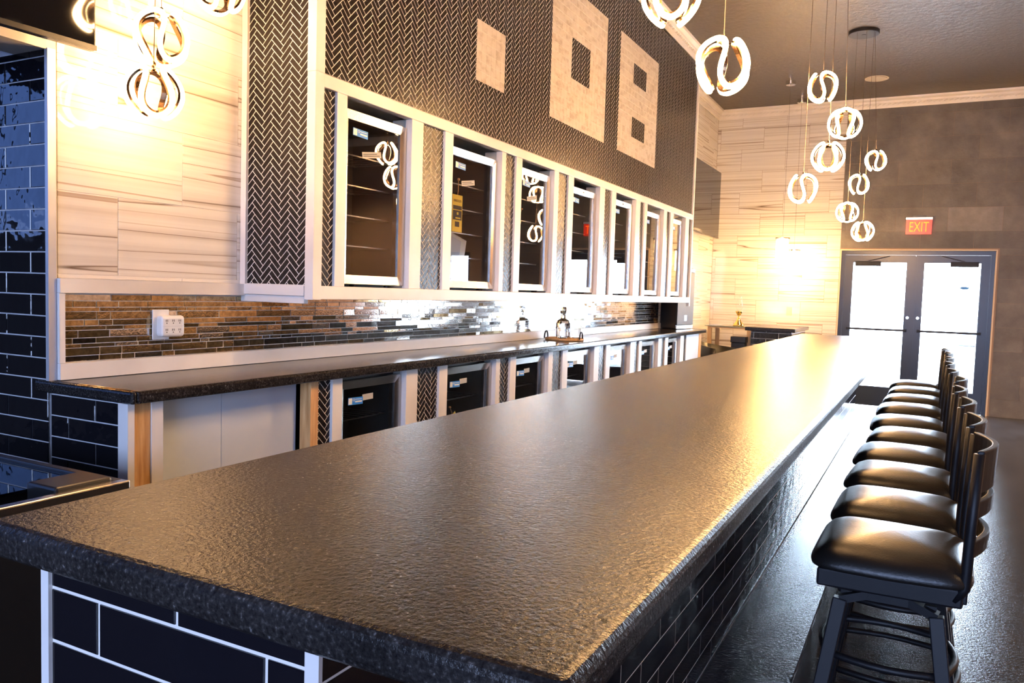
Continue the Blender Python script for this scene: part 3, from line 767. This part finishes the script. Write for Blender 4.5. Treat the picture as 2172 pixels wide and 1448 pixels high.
# ------------------------------------------------------------------ entrance doors
DX0, DX1, DZ = -1.094, .744, 2.12
dj = struct('trim_10', box(DX0-.006, DX0+.012, YW-.012, YW+.2, 0, DZ+.005).box(DX1-.012, DX1+.006, YW-.012, YW+.2, 0, DZ+.005).box(DX0+.012, DX1-.012, YW-.012, YW+.2, DZ-.013, DZ+.005), raw_edge, 'pale raw plaster edge round the doorway')
db = struct('trim_11', box(DX0+.012, DX0+.06, YW+.02, YW+.13, 0, DZ-.015).box(DX1-.06, DX1-.012, YW+.02, YW+.13, 0, DZ-.015).box(DX0+.06, DX1-.06, YW+.02, YW+.13, DZ-.07, DZ-.015), alu_dark, 'dark metal frame of the double doors')
mid = (DX0+DX1)/2 + .005
def leaf(n, a, b_, hinge_left, label):
    r = thing('door_%d' % n, label, None, (0, 0, 0), kind='structure')
    y0, y1 = YW+.021, YW+.071; zt = DZ-.072
    box(a, a+.105, y0, y1, .008, zt).build('door_stile', alu_dark, r); box(b_-.105, b_, y0, y1, .008, zt).build('door_stile', alu_dark, r)
    box(a+.105, b_-.105, y0, y1, .008, .275).build('bottom_rail', alu_dark, r); box(a+.105, b_-.105, y0, y1, zt-.10, zt).build('top_rail', alu_dark, r)
    box(a+.105, b_-.105, y0+.02, y0+.03, .275, zt-.10).build('glass_pane', clear_pane, r)
    pb = MB().box(a+.06, b_-.06, y0-.05, y0-.028, 1.035, 1.062); pb.box(a+.06, a+.09, y0-.028, y0, 1.03, 1.067).box(b_-.09, b_-.06, y0-.028, y0, 1.03, 1.067)
    pb.build('push_bar', black_m, r)
    ca = a+.13 if hinge_left else b_-.45
    box(ca, ca+.32, y0-.05, y0, zt-.15, zt-.085).build('door_closer', black_m, r, bevel=.006)
    MB().bar((ca+.16, y0-.025, zt-.08), (ca+(.42 if hinge_left else -.1), y0-.02, zt-.012), .02, .01).build('closer_arm', black_m, r)
    if hinge_left: box(b_-.022, b_+.022, y0-.010, y0-.0005, .01, zt-.01).build('astragal', alu_dark, r)
    k = b_-.06 if hinge_left else a+.06
    lk = MB().lathe([(.018, 0), (.018, .012)], 16).build('lock_cylinder', chrome, r); lk.location = (k, y0, 1.22); lk.rotation_euler = (PI/2, 0, 0)
leaf(1, DX0+.061, mid-.001, True, 'left glass leaf of the double entrance doors, blown out by daylight')
leaf(2, mid+.001, DX1-.061, False, 'right glass leaf of the double entrance doors, a car seen through it')
bk2 = tag(MB().lathe([(.035, 0), (.035, .004)], 16).build('door_sticker', blue_st), 'small blue oval sticker on the right door pane', 'sticker')
bk2.location = (.41, YW+.040, 1.63); bk2.rotation_euler = (PI/2, 0, 0); bk2.scale = (1.6, 1, .5); bk2.scale = (1.6, .5, 1)

# exit sign
ex = thing('exit_sign', 'red lit EXIT sign above the glass doors', 'sign', (-.16, YW-.03, 2.32))
box(-.158, .158, -.016, .010, .19, .222).build('housing', badge_m, ex, bevel=.003)
box(-.168, -.158, -.02, .014, .185, .226).box(.158, .168, -.02, .014, .185, .226).build('end_cap', black_p, ex) if False else MB().box(-.168, -.158, -.02, .014, .185, .226).box(.158, .168, -.02, .014, .185, .226).build('end_cap', black_p, ex)
box(-.08, .08, -.01, .03, .2225, .245).build('wall_bracket', black_p, ex)
box(-.152, .152, -.004, .004, 0, .1895).build('panel', red_sign, ex)
text_mesh('EXIT', .185, exit_let, 'letters', ex, (0, -.0065, .09), (PI/2, 0, 0), ext=.0015, sx=.62)

# ------------------------------------------------------------------ looped LED pendant lamps
def loop_pts(R, n=144):                    # closed tube that waves three times over a ball
    P = []
    for k in range(n):
        t = 2*PI*k/n; la = math.radians(64)*math.sin(3*t); ph = t-.34*math.sin(6*t)
        P.append(Vector((math.cos(la)*math.cos(ph), math.cos(la)*math.sin(ph), math.sin(la)))*R)
    return P
led_me2 = MB().tube(loop_pts(.101), .0086, 8, True).mesh('led_loop', led_dim, True)
led_me = MB().tube(loop_pts(.101), .0086, 8, True).mesh('led_loop', led, True)
bm_ = MB(); P1 = loop_pts(.089); n_ = len(P1)
for k in range(n_):
    nr = P1[k].normalized(); t_ = (P1[(k+1) % n_]-P1[k-1]).normalized(); sd = t_.cross(nr).normalized()
    for a, b2 in ((-1, -1), (1, -1), (1, 1), (-1, 1)): bm_.v.append(tuple(P1[k]+sd*a*.0098+nr*b2*.0045))
for k in range(n_):
    for j in range(4): bm_.f.append((4*k+j, 4*k+(j+1) % 4, 4*((k+1) % n_)+(j+1) % 4, 4*((k+1) % n_)+j))
band_me = bm_.mesh('metal_band', band_m, False)
def pendant(c, rot, label, group, top=None, dim=False):
    t = thing('pendant_lamp', label, 'pendant lamp', c, group=group)
    for nm, me_ in (('led_loop', led_me2 if dim else led_me), ('metal_band', band_me)):
        o = bpy.data.objects.new(nm, me_); COL.objects.link(o); o.parent = t; o.rotation_euler = rot
    MB().lathe([(.006, .078), (.008, .085), (.008, .11), (.003, .115)], 10).build('cord_grip', band_m, t, True)
    tx, ty = top or (c[0], c[1])
    MB().tube([(0, 0, .112), (tx-c[0], ty-c[1], ZC-.026-c[2])], .0016, 6).build('cord', cord_m, t)
    # four small struts holding the loop
    s = MB()
    R3 = Euler(rot).to_matrix()
    for k in (12, 60, 108): s.tube([Vector((0, 0, .08)), R3 @ (loop_pts(.089)[k])], .002, 6)
    s.build('strut', band_m, t)
def canopy(x, y, label, r=.145):
    t = thing('ceiling_canopy', label, 'canopy', (x, y, ZC-.034))
    MB().lathe([(r*.97, .0), (r, .006), (r, .0335)], 40).build('disc', canopy_m, t)
    MB().lathe([(.02, -.003), (.02, .0)], 16).build('centre_cap', black_p, t)
canopy(-.72, 8.80, 'round black ceiling canopy carrying the far cluster of loop lamps')
canopy(-.72, 5.82, 'round black ceiling canopy of the middle cluster of loop lamps')
canopy(-.78, 2.98, 'round black ceiling canopy of the near cluster of loop lamps')
canopy(-2.60, 2.20, 'round black ceiling canopy of the lamp cluster in the wall niche')
G = 'looped LED pendant lamps'
far = [((-.539, 8.72, 2.815), 'highest loop lamp of the far cluster, over the dark wall'), ((-.677, 8.66, 2.579), 'second highest loop lamp of the far cluster'),
       ((-.772, 8.70, 2.308), 'third loop lamp down in the far cluster, beside the pale wall edge'), ((-.622, 8.74, 2.118), 'lowest loop lamp of the far cluster, left of the exit sign')]
midl = [((-.714, 5.8, 2.851), 'highest loop lamp of the middle cluster, against the ceiling'), ((-.561, 5.8, 2.597), 'loop lamp of the middle cluster farthest to the right'),
        ((-.656, 5.8, 2.38), 'third loop lamp down in the middle cluster'), ((-.807, 5.8, 2.172), 'lowest loop lamp of the middle cluster')]
near = [((-.723, 3.0, 2.26), 'large loop lamp hanging whole at the top right of the herringbone fascia'), ((-.905, 2.92, 2.505), 'loop lamp cut off by the top edge above the fascia'),
        ((-.70, 2.86, 2.95), 'loop lamp of the near cluster above the view'), ((-.60, 3.06, 2.75), 'upper loop lamp of the near cluster above the view')]
nich = [((-2.62, 2.075, 2.314), 'upper of the two whole loop lamps in front of the bright niche wall'), ((-2.63, 2.05, 2.108), 'lower of the two whole loop lamps in front of the bright niche wall'),
        ((-2.60, 2.33, 2.585), 'loop lamp at the top edge beside the herringbone end panel')]
views = [(55, 60, 32, 95), (0, 30, 90, 0), (60, 92, 30, 0), (58, 84, 15)]     # which side of the loop faces the viewer, degrees
for cl, ctr, vw in ((far, (-.72, 8.80), views[0]), (midl, (-.72, 5.82), views[1]), (near, (-.78, 2.98), views[2]), (nich, (-2.60, 2.20), views[3])):
    for i, (c, lb) in enumerate(cl):
        dx, dy = c[0]-ctr[0], c[1]-ctr[1]; d = math.hypot(dx, dy) or 1; f_ = min(1, .115/d)
        pendant(c, (random.uniform(-.08, .08), random.uniform(-.08, .08), math.atan2(-c[1], -c[0])-math.radians(vw[i])), lb, G, (ctr[0]+dx*f_, ctr[1]+dy*f_), cl is nich)

# crystal drum pendants in the far corner
def crystal(c, top, label):
    t = thing('crystal_pendant', label, 'pendant lamp', c, group='crystal pendants by the far wall')
    MB().lathe([(.05, -.14), (.056, -.13), (.056, .13), (.05, .14)], 20).build('lit_core', crystal_e, t, True)
    s = MB()
    for j in range(14):
        a = 2*PI*j/14; x, y = .075*math.cos(a), .075*math.sin(a); s.bar((x, y, -.15), (x, y, .15), .014, .014)
    s.build('crystal_rods', cut_glass, t)['kind'] = 'stuff'
    MB().lathe([(.09, .15), (.09, .165), (.01, .175)], 24).build('cap', chrome, t)
    MB().tube([(0, 0, .17), (0, 0, ZC-.05-c[2])], .0015, 6).build('cord', cord_m, t)
    MB().lathe([(.055, 0), (.06, .006), (.06, .05)], 24, (0, 0, ZC-.051-c[2])).build('canopy', chrome, t)
crystal((-1.66, 10.43, 2.02), None, 'brightly lit crystal pendant hanging farther from the far wall')
crystal((-1.66, 11.42, 1.93), None, 'brightly lit crystal pendant close to the far stone wall')
# unseen ceiling lamps added along the right wall for warm fill
for k, y in enumerate((-1.5, 1.5, 4.5, 7.5, 10.2)):
    t = thing('added_fill_light', 'added unseen downlight, %s of the row along the right wall' % ['nearest', 'second', 'third', 'fourth', 'farthest'][k], 'fill_light', (3.9, y, ZC-.004), group='added fill lamps along the right wall')
    MB().lathe([(.075, 0), (.095, 0), (.095, .0035), (.075, .0035)], 28).build('trim_ring', plate_m, t)
    MB().lathe([(.074, .001), (.074, .003)], 28).build('lens', mat('fill_light_lens', (1, .9, .7), .4, emit=(1, .62, .28), es=12), t)
    L_ = bpy.data.lights.new('fill_light', 'SPOT'); L_.energy = (90, 90, 110, 170, 300)[k]; L_.color = (1, .62, .30); L_.spot_size = math.radians(115); L_.spot_blend = .6; L_.shadow_soft_size = .07
    lo = bpy.data.objects.new('fill_light', L_); lo.location = (3.9, y, ZC-.03); COL.objects.link(lo)
# ceiling speaker disc
cs = thing('ceiling_speaker', 'cream round speaker grille in the dark ceiling', 'speaker', (-.70, 10.67, ZC-.012))
MB().lathe([(.115, 0), (.115, .006)], 36).build('grille', cream_m, cs); MB().lathe([(.118, .0065), (.135, .0065), (.135, .0115), (.118, .0115)], 36).build('rim', cream_m, cs)

# ------------------------------------------------------------------ televisions
def tv(loc, rotz, tilt, w_, h_, label):
    t = thing('television', label, 'television', loc)
    t.rotation_euler = (0, tilt, rotz)                       # local: screen faces +X, width along Y
    box(-.035, -.004, -w_/2, w_/2, 0, h_).build('housing', tv_b, t, bevel=.004)
    box(-.004, 0, -w_/2+.008, w_/2-.008, .018, h_-.008).build('screen', tv_m, t)
    box(-.0038, .0015, -w_/2, w_/2, 0, .0175).build('lower_bezel', tv_b, t)
    box(-.10, -.0355, -.2, .2, h_*.35, h_*.7).build('wall_mount', black_m, t)
tv((-2.70, 10.62, 2.25), 0, 0, 1.62, .93, 'wall television on the left wall beyond the cabinets')
tv((-2.66, 1.09, 2.195), -.05, .0, 1.45, .83, 'black television cut off in the top left corner')

# ------------------------------------------------------------------ small wall fittings
wp = thing('outlet_plate', 'white outlet plate with a six-way adapter on the mirror mosaic', 'outlet', (XW+.007, 2.25, 1.155))
box(0, .006, -.04, .04, 0, .125).build('cover_plate', plate_m, wp, bevel=.002)
ad_ = box(.0065, .048, -.028, .088, .012, .102).build('six_way_adapter', plate_m, wp, bevel=.014, seg=3)
mb = MB()
for r_ in (.038, .076):
    for j in range(3):
        for d_ in (-.004, .004): mb.box(.0481, .0487, -.005+j*.032+d_-.0011, -.005+j*.032+d_+.0011, r_, r_+.009)
        mb.box(.0481, .0487, -.005+j*.032-.002, -.005+j*.032+.002, r_-.008, r_-.004)
mb.build('sockets', black_ink, ad_)
box(.0481, .0484, -.024, .084, .0565, .0575).build('seam', grout_g, ad_)
sw = thing('light_switch', 'cream light switch plate on the far stone wall', 'switch', (-1.73, YW-.0005, 1.19))
box(-.037, .037, -.007, 0, 0, .118).build('cover_plate', plate_c, sw, bevel=.002)
box(-.006, .006, -.016, -.0072, .05, .07).build('toggle', plate_c, sw)

# ------------------------------------------------------------------ decanter set on the back counter
ZT = 1.0205
tr = thing('serving_tray', 'small wooden tray with a dark arched handle on the back counter', 'tray', (-2.62, 5.94, ZT), rotz=.1)
MB().lathe([(.155, 0), (.16, .004), (.16, .014), (.155, .018)], 40).build('board', pine, tr)
h1 = [(.150, .042*math.cos(a*PI/12), .012+.058*math.sin(a*PI/12)) for a in range(13)]
for s in (1, -1): MB().tube([(s*x-.0*s, y-.03, z) for x, y, z in h1], .006, 8).build('handle', black_m, tr, True)
dc = thing('decanter', 'cut crystal decanter with a faceted stopper on the wooden tray', 'decanter', (-2.66, 5.99, ZT+.0185))
MB().lathe([(.048, 0), (.058, .01), (.060, .07), (.058, .115), (.046, .14), (.02, .155), (.017, .185), (.026, .19)], 14).build('bottle', cut_glass, dc)
MB().lathe([(.012, .178), (.012, .1905), (.022, .195), (.030, .225), (.026, .25), (.01, .254)], 9).build('stopper', cut_glass, dc)
for p, lb in (((-2.60, 5.85), 'cut crystal tumbler in front of the tray handle'), ((-2.55, 6.0), 'cut crystal tumbler at the right of the decanter')):
    g_ = thing('tumbler', lb, 'glass', (p[0], p[1], ZT+.0185), group='crystal tumblers on the tray')
    MB().lathe([(.034, 0), (.038, .004), (.043, .085), (.040, .085), (.036, .012), (.01, .011)], 14).build('glass_body', cut_glass, g_)

# ------------------------------------------------------------------ loudspeaker at the end of the back counter
sp = thing('loudspeaker', 'black loudspeaker with grey grille standing at the far end of the back counter', 'speaker', (-2.69, 9.34, 1.0205), rotz=-.13)
MB().hexa([(-.13,-.12,.004),(.125,-.25,.004),(.125,.25,.004),(-.13,.12,.004)], [(-.13,-.12,.73),(.125,-.25,.73),(.125,.25,.73),(-.13,.12,.73)]).build('cabinet_body', black_p, sp, bevel=.012)
box(.1255, .142, -.24, .24, .05, .68).build('grille', grille_m, sp, bevel=.006)
for z in (.008, .686):
    e = box(.1255, .140, -.242, .242, z, z+.036).build('end_bar', badge_m, sp, bevel=.002)
    for y in (-.18, 0, .18): MB().box(.1401, .1405, y-.006, y+.006, z+.012, z+.024).build('screw', black_ink, e)
bd = box(.1421, .145, -.035, .035, .10, .165).build('badge', badge_m, sp)
MB().bar((.1452, -.024, .108), (.1452, .0, .155), .008, .0006).bar((.1452, 0, .112), (.1452, .024, .158), .008, .0006).build('badge_mark', black_ink, bd)
for y in (-.09, .09): box(-.1, .1, y-.015, y+.015, -.0002, .0038).build('rubber_foot', rubber, sp)

# ------------------------------------------------------------------ tiled stand, table and lamp in the far corner
bl = thing('tiled_stand', 'small black tiled stand with a granite top near the far wall', 'counter', (0, 0, 0))
box(-2.04, -1.43, 10.28, 11.55, 1.005, 1.05).build('granite_top', gran_ctr, bl, bevel=.006)
box(-1.97, -1.475, 10.33, 11.52, 0, 1.0045).build('base_wall', grout_g, bl)
lay(running(planeYm(10.33), (-1.969, -1.476, .05, 1.002), TB, TBH, .004, .5, -1.935, .985, 's') + running(planeX(-1.475), (10.331, 11.519, .05, 1.002), TB, TBH, .004, .5, 10.4, .985, 't'), bl, 'stand_tile', subway_bar, 300, t=.003)
tb = thing('side_table', 'narrow wood framed glass table standing in the far corner', 'table', (0, 0, 0))
box(-2.70, -2.06, 10.86, 11.42, 1.018, 1.030).build('glass_top', mat('green_glass_top', (.22, .24, .18), .06), tb)
for y in (10.88, 11.36): box(-2.66, -2.10, y, y+.02, .995, 1.017).build('apron', wood_oak, tb)
for x in (-2.66, -2.13):
    for y in (10.88, 11.34): box(x, x+.05, y, y+.05, 0, .9945).build('leg', wood_oak, tb, bevel=.003)
gl = thing('gold_lamp', 'gold hourglass based lamp with a clear glass chimney on the side table', 'lamp', (-2.27, 11.0, 1.0305))
MB().lathe([(.075, 0), (.07, .02), (.035, .07), (.014, .12), (.012, .135), (.02, .145)], 24).build('base', gold, gl, True)
MB().lathe([(.02, .1455), (.045, .19), (.05, .205), (.02, .204)], 24).build('cup', gold, gl, True)
MB().lathe([(.028, .206), (.045, .25), (.05, .29), (.03, .36), (.024, .42)], 20).build('glass_chimney', clear_pane, gl, True)
ch = thing('tub_chair', 'black curved tub chair half hidden between the bar and the side table', 'chair', (-2.32, 10.25, 0))
mb = MB(); n = 22
for k in range(n):
    a = -.25*PI+1.5*PI*k/(n-1)+PI*.25
    for r_, z in ((.26, .42), (.29, .42), (.31, .84-.10*abs(math.cos(a*.5))), (.27, .84-.10*abs(math.cos(a*.5)))): mb.v.append((r_*math.cos(a), r_*math.sin(a), z))
for k in range(n-1):
    for j in range(4): mb.f.append((4*k+j, 4*k+(j+1) % 4, 4*k+4+(j+1) % 4, 4*k+4+j))
mb.f.append((3, 2, 1, 0)); mb.f.append(tuple(4*(n-1)+j for j in range(4)))
mb.build('backrest', vinyl, ch, True)
MB().lathe([(.24, .40), (.255, .42), (.255, .47), (.22, .49)], 24).build('seat', vinyl, ch, True)
for a in range(4): MB().bar((.15*math.cos(a*PI/2+.78), .15*math.sin(a*PI/2+.78), .40), (.22*math.cos(a*PI/2+.78), .22*math.sin(a*PI/2+.78), 0), .025).build('leg', chrome, ch)
bxk = thing('small_box', 'small black box beside the tiled stand in the far corner', 'box', (-2.20, 10.75, 0))
box(-.09, .09, -.07, .07, .0, .82).build('pedestal', black_p, bxk, bevel=.006); box(-.10, .10, -.08, .08, .8205, .90).build('lid', black_p, bxk, bevel=.006)

# ------------------------------------------------------------------ chest cooler in the lower left, floor mat
cc = thing('chest_cooler', 'low black chest cooler with dark glass lid and steel rim at the lower left', 'cooler', (0, 0, 0))
CX0, CX1, CY0, CY1, CZ = -2.72, -2.02, -.35, 1.50, .82
box(CX0, CX1-.01, CY0, CY1-.01, .03, CZ-.06).build('body', black_p, cc, bevel=.008)
box(CX1-.035, CX1, CY0, CY1, CZ-.06, CZ).build('steel_rim', steel, cc, bevel=.004); box(CX0, CX0+.035, CY0, CY1, CZ-.06, CZ).build('steel_rim', steel, cc, bevel=.004)
box(CX0+.036, CX1-.036, CY1-.03, CY1, CZ-.06, CZ).build('end_rim', black_p, cc, bevel=.004)
box(CX1-.17, CX1-.036, CY1-.20, CY1-.031, CZ-.0595, CZ+.012).build('lid_hinge', black_p, cc, bevel=.008)
box(CX0+.036, CX1-.036, CY0+.03, .60, CZ-.03, CZ-.022).build('glass_lid', lid_pane, cc); box(CX0+.036, CX1-.171, .58, CY1-.031, CZ-.018, CZ-.010).build('glass_lid', lid_pane, cc)
box(CX0+.04, CX1-.04, CY0+.04, CY1-.04, CZ-.0595, CZ-.055).build('inner_tray', liner, cc)
mt = thing('floor_mat', 'black ribbed rubber mat in the aisle behind the bar', 'mat', (0, 0, 0))
box(-1.98, -1.12, -.8, 3.5, .0005, .008).build('base', rubber, mt)
mb = MB()
for k in range(28): mb.box(-1.97+k*.03, -1.955+k*.03, -.79, 3.49, .0082, .013)
mb.build('ribs', rubber, mt)['kind'] = 'stuff'

# ------------------------------------------------------------------ outside
struct('ground_outside', box(-30, 30, 12.0, 70, -.5, -.3).box(-40, -7.25, -40, 12.0, -.5, -.3).box(-7.25, 30, -40, -5.25, -.5, -.3), asphalt, 'pale parking lot outside')
cr = thing('parked_car', 'white car parked outside, seen through the right glass door', 'car', (1.25, 15.2, -.3))
prof = [(0, .35), (.05, .62), (.75, .92), (1.15, .98), (1.75, 1.42), (2.3, 1.5), (3.3, 1.46), (4.0, 1.05), (4.35, .98), (4.4, .45), (4.3, .30), (.1, .28)]
def extr(name, pr, hw_, m, par, bev=.03):
    mb = MB(); n = len(pr)
    for s in (-1, 1):
        for y, z in pr: mb.v.append((s*hw_*(1 if z < 1.0 else 1-.32*(z-1.0)), y, z))
    for k in range(n): mb.f.append((k, (k+1) % n, n+(k+1) % n, n+k))
    mb.f.append(tuple(range(n))); mb.f.append(tuple(range(n, 2*n))[::-1]); return mb.build(name, m, par, bevel=bev)
extr('body', prof, .9, car_w, cr)
MB().hexa([(-.74, 1.13, .985), (.74, 1.13, .985), (.66, 1.70, 1.40), (-.66, 1.70, 1.40)], [(-.74, 1.10, 1.0), (.74, 1.10, 1.0), (.66, 1.68, 1.425), (-.66, 1.68, 1.425)]).build('windscreen', car_g, cr)
for s in (-1, 1):
    MB().hexa([(s*.86, 1.35, 1.02), (s*.80, 1.85, 1.38), (s*.80, 3.25, 1.38), (s*.86, 3.8, 1.04)], [(s*.91, 1.35, 1.02), (s*.85, 1.85, 1.38), (s*.85, 3.25, 1.38), (s*.91, 3.8, 1.04)]).build('side_window', car_g, cr)
    for y in (.85, 3.45):
        wh = MB().lathe([(.20, -.10), (.31, -.10), (.31, .10), (.20, .10)], 24).build('wheel', rubber, cr); wh.location = (s*.84, y, .312); wh.rotation_euler = (0, PI/2, 0)
    MB().hexa([(s*.55, -.005, .62), (s*.82, .0, .62), (s*.82, .02, .74), (s*.55, .02, .74)], [(s*.55, .1, .62), (s*.82, .1, .62), (s*.82, .15, .76), (s*.55, .15, .76)]).build('headlamp', chrome, cr)
